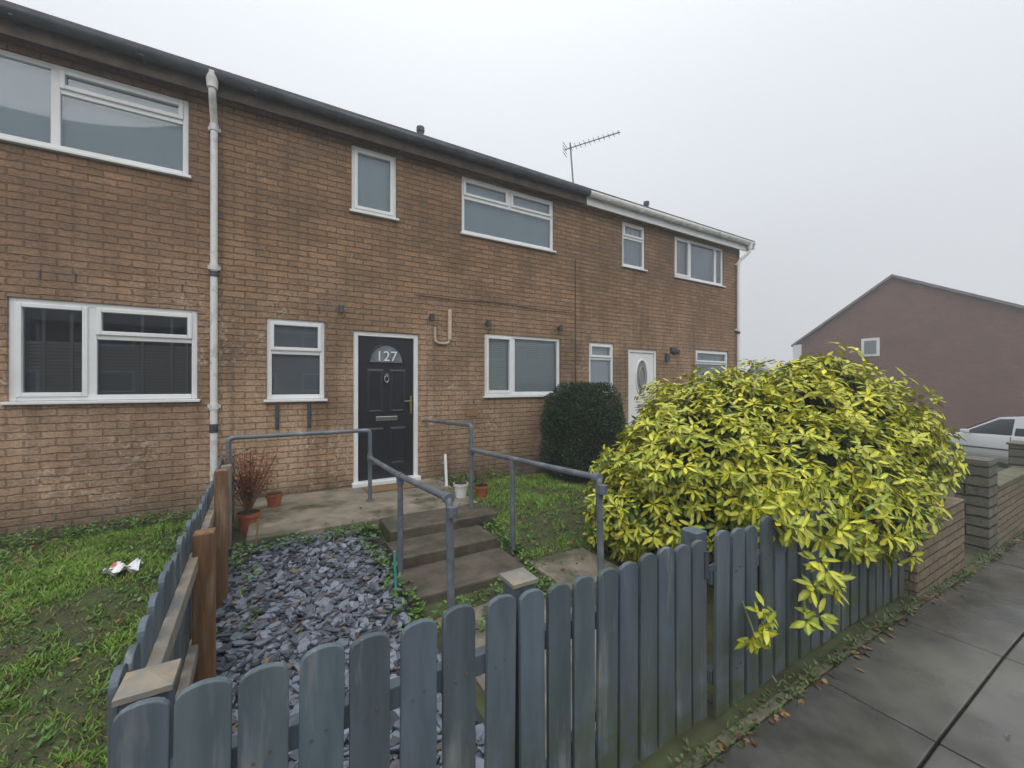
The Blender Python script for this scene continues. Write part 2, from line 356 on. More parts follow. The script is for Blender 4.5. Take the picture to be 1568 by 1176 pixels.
def house(x0,x1,holes,mat,fasc,gut,soff,xr=None,ends=()):
    h=empty('brick_house'); m=MB()
    wall_front(m,x0,x1,-2.3,3.36,holes)
    m.add([(x0,YB,-2.3),(x1,YB,-2.3),(x1,YB,3.5),(x0,YB,3.5)],[(3,2,1,0)])
    for x in (x0,x1):
        m.add([(x,WY,-2.3),(x,YB,-2.3),(x,YB,3.5),(x,RY,RZ-.04),(x,WY,3.5)],[(0,1,2,3,4)])
    m.make('walls',mat,h)
    xr=xr or x1
    roof(h,x0,xr)
    box('fascia',x0,xr,5.64,5.66,3.27,3.50,fasc,h)
    box('soffit',x0,xr,5.661,5.80,3.345,3.36,soff,h)
    n=8; L0=[]
    for x in (x0+.002,xr):
        for i in range(n+1):
            t=math.pi*i/n; L0.append((x,5.575-.06*math.cos(t),3.475-.085*math.sin(t)))
    k=n+1
    gf=[(i,i+1,k+i+1,k+i) for i in range(n)]
    o=mesh('gutter',L0,gf,gut,h,smooth=True); s=o.modifiers.new('s','SOLIDIFY'); s.thickness=.006
    b=MB(); x=x0+.4
    while x<x1: b.box(x,x+.03,5.506,5.64,3.38,3.395); x+=.9
    b.make('gutter_bracket',gut,h)
    return h
XA=-.607; XB=4.886; XC=9.95
hl=[(-2.97,-.84,2.325,3.22),(-2.213,-.758,-.195,.85),(-5.6,-4.2,2.325,3.22),(-4.4,-3.5,-1.36,.735)]
H=house(-6.1,XA-.002,hl,BRP,FASC,BLACKP,FASC)
window(H,*hl[0],vbars=[(-1.9,2.41,3.17)],hbars=[(2.97,-1.865,-.895)],sashes=[(-1.87,-.89,2.99,3.18)],fill='skytint')
window(H,*hl[1],vbars=[(-1.63,-.11,.795)],hbars=[(.50,-1.595,-.813)],sashes=[(-2.165,-1.66,-.12,.80),(-1.60,-.808,.52,.80)],fill='darkblind')
window(H,*hl[2],vbars=[(-4.9,2.41,3.17)],fill='skytint')
box('door_leaf',-4.33,-3.57,5.86,5.9,-1.32,.67,WHITE,H,.01)
hm=[(.896,1.498,2.325,3.25),(2.502,4.262,2.325,3.25),(-.083,.567,-.215,.825),(.92,1.821,-1.36,.735),(2.897,4.406,-.21,.825)]
H=house(XA,XB-.002,hm,BR,FASC,BLACKP,FASC)
window(H,*hm[0],sashes=[(.935,1.459,2.40,3.21)],fill='skytint')
window(H,*hm[1],vbars=[(3.367,2.96,3.195)],hbars=[(2.935,2.557,4.207)],sashes=[(2.54,3.34,2.96,3.21),(3.395,4.224,2.96,3.21)],fill='skytint')
window(H,*hm[2],hbars=[(.41,-.028,.512)],sashes=[(-.045,.53,.43,.787)],fill='grey')
window(H,*hm[4],vbars=[(3.44,-.12,.77)],sashes=[(2.937,3.41,-.135,.787)],fill='blind')
D=empty('front_door',H)
m=MB(); F=WY+.02
m.box(.92,.985,F,5.895,-1.36,.735); m.box(1.756,1.821,F,5.895,-1.36,.735); m.box(.985,1.756,F,5.895,.67,.735); m.make('frame',WHITE,D,bevel=.006)
box('threshold',.90,1.84,WY-.07,5.895,-1.385,-1.325,WHITE,D,.01)
box('leaf',.99,1.751,5.85,5.893,-1.322,.666,DOORB,D,.004)
pn=MB()
for (a,b) in ((1.10,1.335),(1.41,1.645)):
    for (c,d) in ((-1.14,-.60),(-.40,.22)):
        y=5.85
        pn.add([(a,y-.001,c),(b,y-.001,c),(b,y-.001,d),(a,y-.001,d),(a+.03,y-.014,c+.03),(b-.03,y-.014,c+.03),(b-.03,y-.014,d-.03),(a+.03,y-.014,d-.03),
                (a+.045,y-.006,c+.045),(b-.045,y-.006,c+.045),(b-.045,y-.006,d-.045),(a+.045,y-.006,d-.045)],
               [(0,1,5,4),(1,2,6,5),(2,3,7,6),(3,0,4,7),(4,5,9,8),(5,6,10,9),(6,7,11,10),(7,4,8,11),(8,9,10,11)])
pn.make('raised_panels',DOORB,D)
def halfdisc(cx,cz,r,y,sy=1,n=20): return [(cx+r*math.cos(math.pi*i/n),y,cz+sy*r*math.sin(math.pi*i/n)) for i in range(n+1)]
v=halfdisc(1.37,.31,.235,5.842,1.1); mesh('fanlight_glass',v,[tuple(range(len(v)))],M('fanlight',(.22,.26,.28),(.10,.12,.13),scale=8,rough=.15),D)
pipe('fanlight_trim',v,.012,DOORB,D,True)
cu=bpy.data.curves.new('house_number','FONT'); cu.body='127'; cu.size=.2; cu.align_x='CENTER'; cu.extrude=.003; cu.materials.append(M('silver_number',(.75,.77,.79),rough=.4))
o=bpy.data.objects.new('house_number',cu); S.collection.objects.link(o); o.location=(1.37,5.832,.335); o.rotation_euler=(math.pi/2,0,0); o.parent=D
b=MB(); b.box(1.22,1.52,5.83,5.85,-.51,-.445); b.make('letter_plate',METAL,D,bevel=.006)
pipe('knocker',[(1.37+.03*math.sin(t),5.828,.08+.045*math.cos(t)) for t in [i*math.pi/6 for i in range(12)]],.007,METAL,D,True)
b=MB(); b.tube((1.37,5.85,.135),(1.37,5.82,.135),.025); b.tube((1.37,5.85,.03),(1.37,5.83,.03),.012); b.make('knocker_boss',METAL,D)
b=MB(); b.box(1.70,1.73,5.828,5.85,-.42,-.17); b.box(1.615,1.72,5.80,5.815,-.25,-.23); b.box(1.705,1.725,5.80,5.83,-.25,-.23); b.make('door_handle',BRASS,D,bevel=.004)
hr=[(5.936,6.586,2.325,3.25),(7.504,9.285,2.325,3.25),(5.076,5.708,-.21,.80),(6.098,6.941,-1.36,.72),(8.221,9.47,-.22,.80)]
H3=H=house(XB,XC,hr,BR,WHITE,WHITED,WHITE,xr=10.15)
window(H,*hr[0],hbars=[(2.95,5.99,6.53)],sashes=[(5.976,6.546,2.97,3.21)],fill='skytint')
window(H,*hr[1],vbars=[(8.06,2.41,3.195),(9.0,2.41,3.195)],fill='greyroom',sashes=[(7.545,8.03,2.40,3.21)])
window(H,*hr[2],hbars=[(.50,5.13,5.653)],sashes=[(5.116,5.668,.52,.762)],fill='blind')
window(H,*hr[4],hbars=[(.50,8.276,9.415)],sashes=[(8.26,9.43,.52,.762)],fill='skytint')
D=empty('front_door',H); m=MB()
m.box(6.098,6.163,F,5.895,-1.36,.72); m.box(6.876,6.941,F,5.895,-1.36,.72); m.box(6.163,6.876,F,5.895,.655,.72); m.make('frame',WHITE,D,bevel=.006)
box('leaf',6.168,6.871,5.84,5.893,-1.355,.65,WHITE,D,.006)
v=[(6.52+.17*math.cos(t),5.836,.15+.36*math.sin(t)) for t in [i*math.pi/12 for i in range(24)]]
mesh('oval_glass',v,[tuple(range(24))],M('door_glass',(.2,.22,.23),rough=.1),D); pipe('oval_trim',v,.018,WHITE,D,True)
pipe('oval_trim_inner',[(6.52+.08*math.cos(t),5.83,.15+.22*math.sin(t)) for t in [i*math.pi/12 for i in range(24)]],.008,BRASS,D,True)
b=MB(); b.box(6.4,6.64,5.825,5.84,-.45,-.39); b.make('letter_plate',METAL,D)
b=MB()
for (ya,yb) in ((5.54,RY),(YB+.25,RY)):
    b.add([(10.12,ya,3.30),(10.16,ya,3.30),(10.16,yb,RZ-.18),(10.12,yb,RZ-.18),(10.12,ya,3.515),(10.16,ya,3.515),(10.16,yb,RZ+.02),(10.12,yb,RZ+.02)],[(0,1,2,3),(4,5,6,7),(0,1,5,4),(1,2,6,5),(2,3,7,6),(3,0,4,7)])
b.make('verge_board',WHITE,H)
def downpipe(x,mat,par,xt=None):
    xt=x if xt is None else xt
    p=empty('downpipe',par)
    pipe('pipe',rounded([(xt,5.575,3.42),(xt,5.575,3.25),(x,5.745,3.0),(x,5.745,-1.42)],.05),.036,mat,p)
    b=MB()
    for z in (2.95,1.35,-.25): b.tube((x,5.745,z-.035),(x,5.745,z+.035),.045); b.box(x-.06,x+.06,5.765,5.8,z-.02,z+.02)
    b.tube((xt,5.575,3.30),(xt,5.575,3.47),.05,r1=.065)
    b.make('collars',mat,p)
    b=MB(); b.tube((x,5.745,-.55),(x,5.745,-.45),.042); b.tube((x,5.745,1.24),(x,5.745,1.30),.043); b.make('joint',BLACKP,p)
downpipe(-.60,WHITED,bpy.data.objects['brick_house.001']); 
downpipe(9.80,WHITE,H3,10.0)
for x in (2.07,7.42):
    b=MB(); b.tube((x,6.5,3.7),(x,6.5,4.16),.05); b.tube((x,6.5,4.16),(x,6.5,4.23),.065); b.make('roof_vent_pipe',ROOF,H3)
A=empty('tv_aerial'); AM=M('aerial_metal',(.16,.16,.17),rough=.5,metal=.6)
pipe('mast',[(4.66,5.72,3.35),(4.66,5.84,4.42)],.014,AM,A)
p0=Vector((4.60,5.92,4.32)); p1=Vector((5.12,5.05,4.34)); pipe('boom',[tuple(p0),tuple(p1)],.009,AM,A)
d=(p1-p0).normalized(); sd=d.cross(Vector((0,0,1))).normalized()
b=MB()
for i in range(11):
    q=p0+(p1-p0)*(.12+.085*i); l=.13-.004*i; w=Vector((sd.x,sd.y,.25)).normalized(); b.tube(tuple(q-w*l*.6),tuple(q+w*l*.6),.005,6)
for s in (-1,1):
    for z in (-.09,-.03,.03,.09): b.tube(tuple(p0+sd*-.1+Vector((0,0,z))),tuple(p0+sd*.1+Vector((0,0,z))),.005,6)
b.make('elements',AM,A)
HM=bpy.data.objects['brick_house.001']
b=MB()
for x,z in ((.757,1.0),(2.0,1.0),(2.93,.98),(4.36,1.01)):
    b.tube((x,5.80,z),(x,5.74,z),.03,12); b.tube((x,5.72,z-.055),(x,5.72,z+.04),.036,12); 
b.make('wall_lights',BLACKP,HM)
CREAM=M('cream_pipe',(.58,.49,.36),(.46,.37,.27),scale=6,rough=.6)
pipe('flue_pipe',[(2.29,5.765,1.14),(2.29,5.765,.68)],.03,CREAM,HM)
pipe('flue_bracket',rounded([(2.06,5.77,.86),(2.06,5.77,.62),(2.29,5.77,.62),(2.29,5.77,.70)],.08),.018,CREAM,HM)
pipe('cable',[(1.75,5.79,1.31),(2.4,5.79,1.30),(3.0,5.79,1.33),(4.0,5.79,1.30),(4.74,5.79,1.31)],.005,BLACKP,HM)
pipe('cable_drop',[(4.74,5.79,2.3),(4.745,5.79,-.3)],.008,BLACKP,HM)
box('air_vent',2.57,2.77,5.785,5.80,-.49,-.39,M('vent_terracotta',(.28,.14,.08),rough=.8),HM)
for x in (.03,.385): pipe('waste_pipe',[(x,5.77,-.24),(x,5.77,-.55)],.022,BLACKP,HM)
b=MB(); b.tube((7.45,5.8,.72),(7.5,5.68,.70),.05); b.box(7.35,7.5,5.74,5.8,.70,.80); b.box(7.18,7.28,5.74,5.8,.5,.66); b.make('security_light',BLACKP,H3)
b=MB()
for (x,z) in ((-2.0,1.05),(-1.75,1.05),(-.9,1.05),(.0,.93),(.5,.93),(3.0,.9),(2.7,-.3)): b.box(x,x+.012,5.79,5.80,z,z+.08)
b.make('wall_ties',BLACKP,HM)

def simple_house(X0,X1,Y0,Y1,yp,zg,ze,zp_,mat,rmat):
    h=empty('brick_house'); m=MB()
    for x in (X0,X1): m.add([(x,Y0,zg),(x,Y1,zg),(x,Y1,ze),(x,yp,zp_),(x,Y0,ze)],[(0,1,2,3,4)])
    for y in (Y0,Y1): m.add([(X0,y,zg),(X1,y,zg),(X1,y,ze),(X0,y,ze)],[(0,1,2,3)])
    m.make('walls',mat,h)
    r=MB(); o=.18
    for (y,z,s) in ((Y0,ze,-1),(Y1,ze,1)):
        k=(zp_-ze)/abs(yp-y); yy=y+s*.35; zz=z-.35*k
        a=[(X0-o,yy,zz),(X1+o,yy,zz),(X1+o,yp,zp_),(X0-o,yp,zp_)]
        r.add(a+[(p[0],p[1],p[2]+.12) for p in a],[(0,1,2,3),(4,5,6,7),(0,1,5,4),(1,2,6,5),(2,3,7,6),(3,0,4,7)])
    r.make('roof',rmat,h); return h
RF=M('grey_roof',(.20,.19,.20),(.17,.16,.17),scale=3,rough=.9)
h=simple_house(25,36,2.4,11.22,7.31,-4,2.34,5.04,BRED,RF)
b=MB(); b.box(24.95,25.0,7.80,8.50,1.38,2.26); b.make('window_frame',WHITE,h)
b=MB(); b.box(24.93,24.96,7.92,8.38,1.50,2.14); b.make('window_glass',M('gable_glass',(.20,.22,.25),rough=.2),h)
b=MB(); b.box(24.84,24.95,11.1,11.5,1.0,2.2); b.make('downpipe',WHITE,h)
HZ=M('haze_pale_render',(.40,.42,.43),(.37,.39,.40),scale=1,rough=1); HR=M('haze_pale_roof',(.30,.32,.34),rough=1)  # far houses: distance haze mixed into the wall and roof colours
simple_house(58,75,26,36,31,-6,.4,2.4,HZ,HR)
simple_house(66,80,44,58,50,-6,.4,3.2,HZ,HR)
OPP=M('opposite_brick',(.25,.15,.09),(.2,.12,.075),scale=3,rough=.9)
for x0 in (-16,-3,10):
    h=simple_house(x0,x0+12,-26,-17,-21.5,-2.5,3.2,5.2,OPP,ROOF)
    b=MB(); g=MB()
    for xx in (1.5,4.5,8):
        for z in (-.4,2.0): b.box(x0+xx,x0+xx+1.6,-17.03,-16.97,z,z+1.1); g.box(x0+xx+.08,x0+xx+1.52,-17.045,-16.96,z+.08,z+1.02)
    b.make('window_frames',WHITE,h); g.make('window_panes',CARGL,h)

# ---------------------------------------------------------------- fences
FC=(.105,.135,.160)
def picket(mb,c,ux,uy,w,t,z0,z1,lean=0,shade=1):
    n=9; prof=[(-w/2,z0),(w/2,z0)]; arc=.036
    for i in range(n+1):
        a=math.pi*i/n; prof.append((w/2*math.cos(a), z1-arc+arc*math.sin(a)**.8 if 0<i<n else z1-arc))
    v=[];k=len(prof)
    for s in (-t/2,t/2):
        for (p,z) in prof:
            q=p+lean*(z-z0); v.append((c[0]+ux*q-uy*s,c[1]+uy*q+ux*s,z))
    f=[tuple(range(k)),tuple(range(2*k-1,k-1,-1))]+[(i,k+i,k+(i+1)%k,(i+1)%k) for i in range(k)]
    g=shade; mb.add(v,f,(FC[0]*g,FC[1]*g*random.uniform(.97,1.03),FC[2]*g*random.uniform(.93,1.05)))
YF=1.225
PF=empty('picket_fence'); m=MB()
xsn=[-.270,-.157,-.028,.104,.240,.381,.522,.665]
for i,x in enumerate(xsn):
    picket(m,(x,YF+random.uniform(-.003,.003)),1,0,.112 if x>-.2 else .10,.02,-1.63,-.714-.002*i+random.uniform(-.008,.006),random.uniform(-.014,.014),random.uniform(.82,1.15))
x=1.93
while x<4.40:
    s=.14*random.uniform(.96,1.04)
    picket(m,(x,YF+random.uniform(-.003,.003)),1,0,.105,.02,zp(x,0)+.02,-.735-.022*(x-1.9)+random.uniform(-.02,.015),random.uniform(-.018,.018),random.uniform(.78,1.15)); x+=s
m.make('pickets',FENCEM,PF,col=True,bevel=.003)
m=MB()
for z in (-.95,-1.45):
    m.box(-.33,.74,1.238,1.28,z-.035,z+.035,FC); m.box(1.88,4.42,1.238,1.28,z-.05,z+.02,FC)
for (x,w) in ((.81,.045),(1.87,.045),(3.1,.04),(4.43,.045)): m.box(x-w,x+w,1.285,1.285+2*w,-1.9,-.75,FC)
m.box(-.315,-.225,1.29,1.38,-1.9,-.75,FC)
m.make('rails_and_posts',FENCEM,PF,col=True,bevel=.004)
m=MB()
for (x,y) in ((.81,1.33),(-.27,1.335)):
    m.add([(x-.055,y-.055,-.749),(x+.055,y-.055,-.749),(x+.055,y+.055,-.749),(x-.055,y+.055,-.749),(x-.055,y-.055,-.735),(x+.055,y-.055,-.735),(x+.055,y+.055,-.735),(x-.055,y+.055,-.735),(x,y,-.715)],
     [(0,3,2,1),(0,1,5,4),(1,2,6,5),(2,3,7,6),(3,0,4,7),(4,5,8),(5,6,8),(6,7,8),(7,4,8)])
m.make('post_caps',FENCEW,PF)
m=MB()
for x in xsn+[2.07,2.35,2.63]:
    for z in (-.95,-1.45):
        for dx in (-.018,.018): m.tube((x+dx,YF-.015,z+dx*.4),(x+dx,YF-.006,z+dx*.4),.0035,8)
m.make('nail_heads',M('rusty_nail',(.12,.07,.045),rough=.7),PF)
G=empty('garden_gate'); m=MB()
for x in [.80+.1185*i for i in range(9)]:
    picket(m,(x,YF-.008),1,0,.102,.02,-1.60,-.735+random.uniform(-.01,.01),random.uniform(-.008,.008),random.uniform(.82,1.12))
m.make('pickets',FENCEM,G,col=True,bevel=.003)
m=MB(); m.box(.86,1.80,1.231,1.27,-.98,-.91,FC); m.box(.86,1.80,1.231,1.27,-1.50,-1.43,FC)
m.add([(.90,1.233,-1.43),(.97,1.233,-1.43),(1.78,1.233,-.98),(1.71,1.233,-.98),(.90,1.262,-1.43),(.97,1.262,-1.43),(1.78,1.262,-.98),(1.71,1.262,-.98)],[(0,1,2,3),(4,5,6,7),(0,1,5,4),(2,3,7,6),(1,2,6,5),(3,0,4,7)],FC)
m.make('ledges_and_brace',FENCEM,G,col=True)
m=MB(); m.box(1.775,1.80,1.20,1.212,-.93,-.80); m.box(1.79,1.86,1.198,1.208,-.90,-.87); m.make('latch',BLACKP,G)
SF=empty('picket_fence'); m=MB()
A0=Vector((-.345,1.42)); A1=Vector((-.46,5.15)); d=(A1-A0); Ls=d.length; d/=Ls; s=0
while s<Ls:
    c=A0+d*s; picket(m,(c.x,c.y),d.x,d.y,.10,.02,zf(c.x,c.y)+.04,-.735+random.uniform(-.02,.015)+.02*math.sin(s*2),random.uniform(-.03,.03),random.uniform(.8,1.2)); s+=.138
m.make('pickets',FENCEM,SF,col=True,bevel=.003)
m=MB()
for z in (-.90,-1.34):
    a=A0+Vector((.013,-.1)); b2=A1+Vector((.013,0))
    m.add([(a.x,a.y,z-.035),(a.x+.04,a.y,z-.035),(b2.x+.04,b2.y,z-.035),(b2.x,b2.y,z-.035),(a.x,a.y,z+.035),(a.x+.04,a.y,z+.035),(b2.x+.04,b2.y,z+.035),(b2.x,b2.y,z+.035)],
       [(0,3,2,1),(4,5,6,7),(0,1,5,4),(1,2,6,5),(2,3,7,6),(3,0,4,7)])
m.make('rails',FENCEW,SF,bevel=.004)
m=MB(); m.box(-.355,-.265,2.56,2.65,-1.9,-.755); m.make('timber_post',WOOD,SF,bevel=.006)
m=MB(); m.box(-.36,-.285,3.46,3.54,-1.9,-.60); m.make('timber_post_tall',WOOD,SF,bevel=.006)
m=MB(); m.box(-.42,-.34,4.5,4.58,-1.9,-.74); m.box(-.44,-.36,5.15,5.23,-1.9,-.74); m.make('grey_post',FENCEW,SF,bevel=.006)

# ---------------------------------------------------------------- handrails
R=empty('handrail'); r=.0235
pipe('top_rail',rounded([(-.40,5.0,-1.5),(-.40,5.0,-.54),(.98,5.0,-.54),(.98,5.0,-1.39)],.05),r,RAILM,R)
pipe('lower_rail',rounded([(.975,4.97,-.86),(.90,3.36,-.757),(.93,2.35,-.70),(.93,2.30,-1.7)],.045),r,RAILM,R)
pipe('mid_post',[(.90,3.36,-.76),(.90,3.36,-1.7)],r,RAILM,R)
b=MB(); b.tube((.93,2.345,-.705),(.93,2.39,-.703),.035); b.tube((.93,2.30,-.80),(.93,2.30,-.74),.033); b.tube((.90,3.36,-.82),(.90,3.36,-.76),.032); b.tube((.90,3.32,-.755),(.90,3.40,-.759),.032)
b.tube((.98,5.0,-.90),(.98,5.0,-.82),.032); b.tube((.98,5.0,-1.38),(.98,5.0,-1.365),.05); b.make('fittings',RAILM,R)
R=empty('handrail')
pipe('top_rail',rounded([(1.9,5.79,-.52),(1.93,4.2,-.46),(1.93,4.2,-1.39)],.05),r,RAILM,R)
pipe('lower_rail',rounded([(1.93,4.2,-.74),(1.94,3.29,-.70),(1.95,2.13,-.65),(1.95,2.09,-1.7)],.04),r,RAILM,R)
pipe('mid_post',[(1.94,3.29,-.70),(1.94,3.29,-1.7)],r,RAILM,R)
b=MB(); b.tube((1.95,2.12,-.652),(1.95,2.17,-.654),.035); b.tube((1.95,2.09,-.75),(1.95,2.09,-.69),.033); b.tube((1.94,3.29,-.77),(1.94,3.29,-.70),.032); b.tube((1.93,4.2,-.79),(1.93,4.2,-.70),.032); b.make('fittings',RAILM,R)

# ---------------------------------------------------------------- low walls
W=empty('garden_wall'); box('blocks',4.50,5.80,1.17,1.32,-2.1,-1.11,BSAND,W,.014)
W=empty('garden_wall'); box('blocks',7.01,12,1.17,1.32,-2.5,-1.17,BSAND,W,.012); box('coping',7.01,12,1.15,1.34,-1.169,-1.13,EDGE,W,.012)
W=empty('gate_pier'); box('blocks',6.64,7.0,1.16,1.42,-2.2,-.84,BPIER,W,.01); box('cap',6.645,6.995,1.165,1.415,-.839,-.825,BPIER,W,.005)
W=empty('gate_pier'); box('blocks',8.9,9.3,1.10,1.38,-2.3,-.84,BPIER,W,.01); box('cap',8.88,9.32,1.08,1.40,-.839,-.81,BPIER,W,.01)

# ---------------------------------------------------------------- leaves
def norm(a): return a/np.maximum(np.linalg.norm(a,axis=1,keepdims=True),1e-9)
def leaves(name,P,Dv,Nv,Ln,Wd,cm,ce,mat=LEAFM,parent=None,droop=.2,fold=.2):
    Dv=norm(Dv); Sd=norm(np.cross(Dv,Nv)); Nn=norm(np.cross(Sd,Dv)); N=len(P)
    prof=[(0,0,0),(.33,.44,0),(.68,.40,0),(1,0,0),(.68,-.40,0),(.33,-.44,0),(.33,0,1),(.68,0,1)]
    V=np.zeros((N,8,3)); C=np.zeros((N,8,3))
    for k,(t,s,mid) in enumerate(prof):
        V[:,k]=P+Dv*(Ln*t)[:,None]+Sd*(Wd*s)[:,None]-Nn*(Ln*droop*t*t)[:,None]-(Nn*(Wd*fold)[:,None] if mid else 0)
        C[:,k]=cm if (mid or k==0) else ce
    idx=(np.arange(N)*8)[:,None,None]
    tri=np.array([(0,1,6),(2,3,7),(0,6,5),(7,3,4)])+idx; quad=np.array([(1,2,7,6),(6,7,4,5)])+idx
    tri=tri.reshape(-1,3); quad=quad.reshape(-1,4)
    me=bpy.data.meshes.new(name); nv=N*8; me.vertices.add(nv); me.vertices.foreach_set('co',V.reshape(-1))
    nl=tri.size+quad.size; me.loops.add(nl); me.loops.foreach_set('vertex_index',np.concatenate([tri.ravel(),quad.ravel()]).astype(np.int32))
    nf=len(tri)+len(quad); me.polygons.add(nf)
    st=np.concatenate([np.arange(len(tri))*3,tri.size+np.arange(len(quad))*4]).astype(np.int32)
    me.polygons.foreach_set('loop_start',st)
    me.update(calc_edges=True); me.validate()
    me.materials.append(mat); a=me.color_attributes.new('Col','FLOAT_COLOR','POINT'); c=np.ones((nv,4),dtype=np.float32); c[:,:3]=C.reshape(-1,3); a.data.foreach_set('color',c.ravel())
    o=bpy.data.objects.new(name,me); S.collection.objects.link(o)
    if parent:o.parent=parent
    return o
def whorls(tips,axes,per,Lr,Wr,elev=.35,down=.25):
    N=len(tips); n=N*per; T=np.repeat(tips,per,0); A=norm(np.repeat(axes,per,0))
    ref=norm(np.cross(A,np.tile([[.3,.2,.93]],(n,1)))); ref2=np.cross(A,ref)
    ang=np.tile(np.arange(per)*2*math.pi/per,N)+np.repeat(rng.uniform(0,6.28,N),per)+rng.normal(0,.3,n)
    e=rng.normal(elev,.28,n)
    D=ref*(np.cos(ang)*np.cos(e))[:,None]+ref2*(np.sin(ang)*np.cos(e))[:,None]+A*np.sin(e)[:,None]
    D[:,2]-=down; D=norm(D); Nn=norm(A+np.array([0,0,.6])+rng.normal(0,.2,(n,3)))
    P=T-A*(rng.uniform(0,.05,n))[:,None]+D*.012
    return P,D,Nn,rng.uniform(*Lr,n),rng.uniform(*Wr,n)
LO=[((4.72,2.10,-.65),(1.02,.98,.86)),((3.48,2.45,-.90),(.82,.78,.74)),((4.0,1.62,-.75),(.9,.48,.5)),((3.12,2.75,-1.2),(.55,.5,.55)),((5.1,1.75,-.95),(.66,.55,.6)),((4.05,2.6,-.60),(.9,.8,.70)),((5.0,2.0,-.25),(.48,.48,.40)),((4.2,1.9,-.35),(.45,.4,.45)),((3.9,1.35,-.95),(1.0,.36,.28)),
    ((4.6,1.95,-.02),(.34,.34,.30)),((3.55,2.1,-.38),(.33,.33,.28)),((5.55,1.9,-.45),(.30,.34,.30)),((2.95,2.35,-.72),(.30,.32,.28)),((5.25,1.45,-.55),(.30,.28,.28)),((3.35,1.85,-.80),(.34,.3,.3)),((2.75,2.55,-1.15),(.30,.3,.3)),((4.35,1.45,-.42),(.32,.26,.26)),((5.65,1.6,-.95),(.28,.28,.3)),((3.8,2.3,-.12),(.30,.30,.22))]
def bush_pts(n,r0,r1,margin):
    out=[];ax=[];vol=[(a[0]*a[1]*a[2])**.67 for _,a in LO]; tot=sum(vol)
    for i,(c,a) in enumerate(LO):
        k=int(n*vol[i]/tot); d=norm(rng.normal(size=(k,3))); a=np.array(a); c=np.array(c)
        bump=1+.09*np.sin(d[:,0]*7+i)*np.cos(d[:,1]*6+2*i)+.07*np.sin(d[:,2]*11+d[:,0]*9)
        p=c+d*a*(rng.uniform(r0,r1,k)*bump)[:,None]; nn=norm(d/a)
        keep=(p[:,2]>-1.6)&~((p[:,1]>1.13)&(p[:,1]<1.32)&(p[:,2]<-.84))
        for j,(c2,a2) in enumerate(LO):
            if j!=i: keep&=(((p-np.array(c2))/np.array(a2))**2).sum(1)>margin
        out.append(p[keep]); ax.append(nn[keep])
    return np.concatenate(out),np.concatenate(ax)
VB=empty('variegated_laurel_bush')
def vcol(n,topness,yellow,per=8):
    y=np.array([.86,.76,.05]); g=np.array([.30,.41,.05]); dk=np.array([.05,.135,.028])
    base=np.repeat(rng.beta(1.7,1.1,n//per+1),per)[:n]
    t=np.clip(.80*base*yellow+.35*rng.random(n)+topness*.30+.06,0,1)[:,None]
    cm=g*(1-t)+y*t; e=np.clip(t*rng.uniform(-.25,1.25,(n,1)),0,1); ce=(dk*.7+g*.3)*(1-e)+(g*.3+y*.7)*e
    sw=rng.random(n)<.13; cm[sw]=cm[sw]*.45+g*.25+dk*.3
    br=rng.uniform(.75,1.1,(n,1)); return cm*br,ce*br
tp,axx=bush_pts(7800,.88,1.08,.80)
axx=norm(axx+np.array([0,-.1,.5])+rng.normal(0,.24,axx.shape))
# individual long shoots break the outline
k=rng.choice(len(tp),260,replace=False); sh=norm(axx[k]+np.array([0,0,.5])+rng.normal(0,.3,(260,3)))
ex=tp[k]+sh*rng.uniform(.06,.17,(260,1)); kk=ex[:,2]>-.8; ex=ex[kk]; shx=sh[kk]
tp=np.concatenate([tp,ex]); axx=np.concatenate([axx,shx])
P,D_,Nn,Ln,Wd=whorls(tp,axx,8,(.060,.105),(.028,.044),.30,.26)
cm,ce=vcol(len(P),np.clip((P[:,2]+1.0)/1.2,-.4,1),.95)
leaves('leaves',P,D_,Nn,Ln,Wd,cm,ce,parent=VB)
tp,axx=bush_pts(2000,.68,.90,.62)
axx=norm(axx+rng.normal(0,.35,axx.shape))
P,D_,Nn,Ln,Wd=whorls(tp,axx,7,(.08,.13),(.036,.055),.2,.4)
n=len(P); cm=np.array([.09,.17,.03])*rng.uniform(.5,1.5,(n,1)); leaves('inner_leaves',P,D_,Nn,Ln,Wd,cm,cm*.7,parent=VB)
sm=MB()
for i in range(70):
    c,a=LO[random.choice([0,0,1,3,4,5])]; d=Vector((random.gauss(0,1),random.gauss(0,1),abs(random.gauss(0,.8))+.1)).normalized()
    tip=Vector(c)+Vector((d.x*a[0],d.y*a[1],d.z*a[2]))*.86; base=Vector((c[0]+random.uniform(-.35,.35),max(1.5,c[1]+random.uniform(-.2,.3)),-1.75))
    mid=(base+tip)/2+Vector((random.uniform(-.1,.1),random.uniform(-.1,.1),.1)); sm.tube(base,mid,.014,6,.010); sm.tube(mid,tip,.010,6,.004)
sm.make('stems',M('green_stem',(.09,.10,.035),rough=.7),VB)
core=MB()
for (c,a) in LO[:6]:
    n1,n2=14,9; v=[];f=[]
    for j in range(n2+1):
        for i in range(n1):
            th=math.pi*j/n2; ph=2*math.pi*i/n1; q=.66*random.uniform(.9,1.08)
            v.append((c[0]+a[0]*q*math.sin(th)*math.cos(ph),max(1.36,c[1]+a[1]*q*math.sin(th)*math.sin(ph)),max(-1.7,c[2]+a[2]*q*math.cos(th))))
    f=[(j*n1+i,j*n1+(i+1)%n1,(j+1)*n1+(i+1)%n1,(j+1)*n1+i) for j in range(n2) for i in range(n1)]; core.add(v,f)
core.make('shade_coloured_core',M('core_shade',(.02,.03,.01),(.035,.04,.015),scale=20,rough=1,bump=1,bscale=30,bdist=.05),VB)  # solid dark core; the bush's inner shade is put into its colour
tips=[];axs=[]
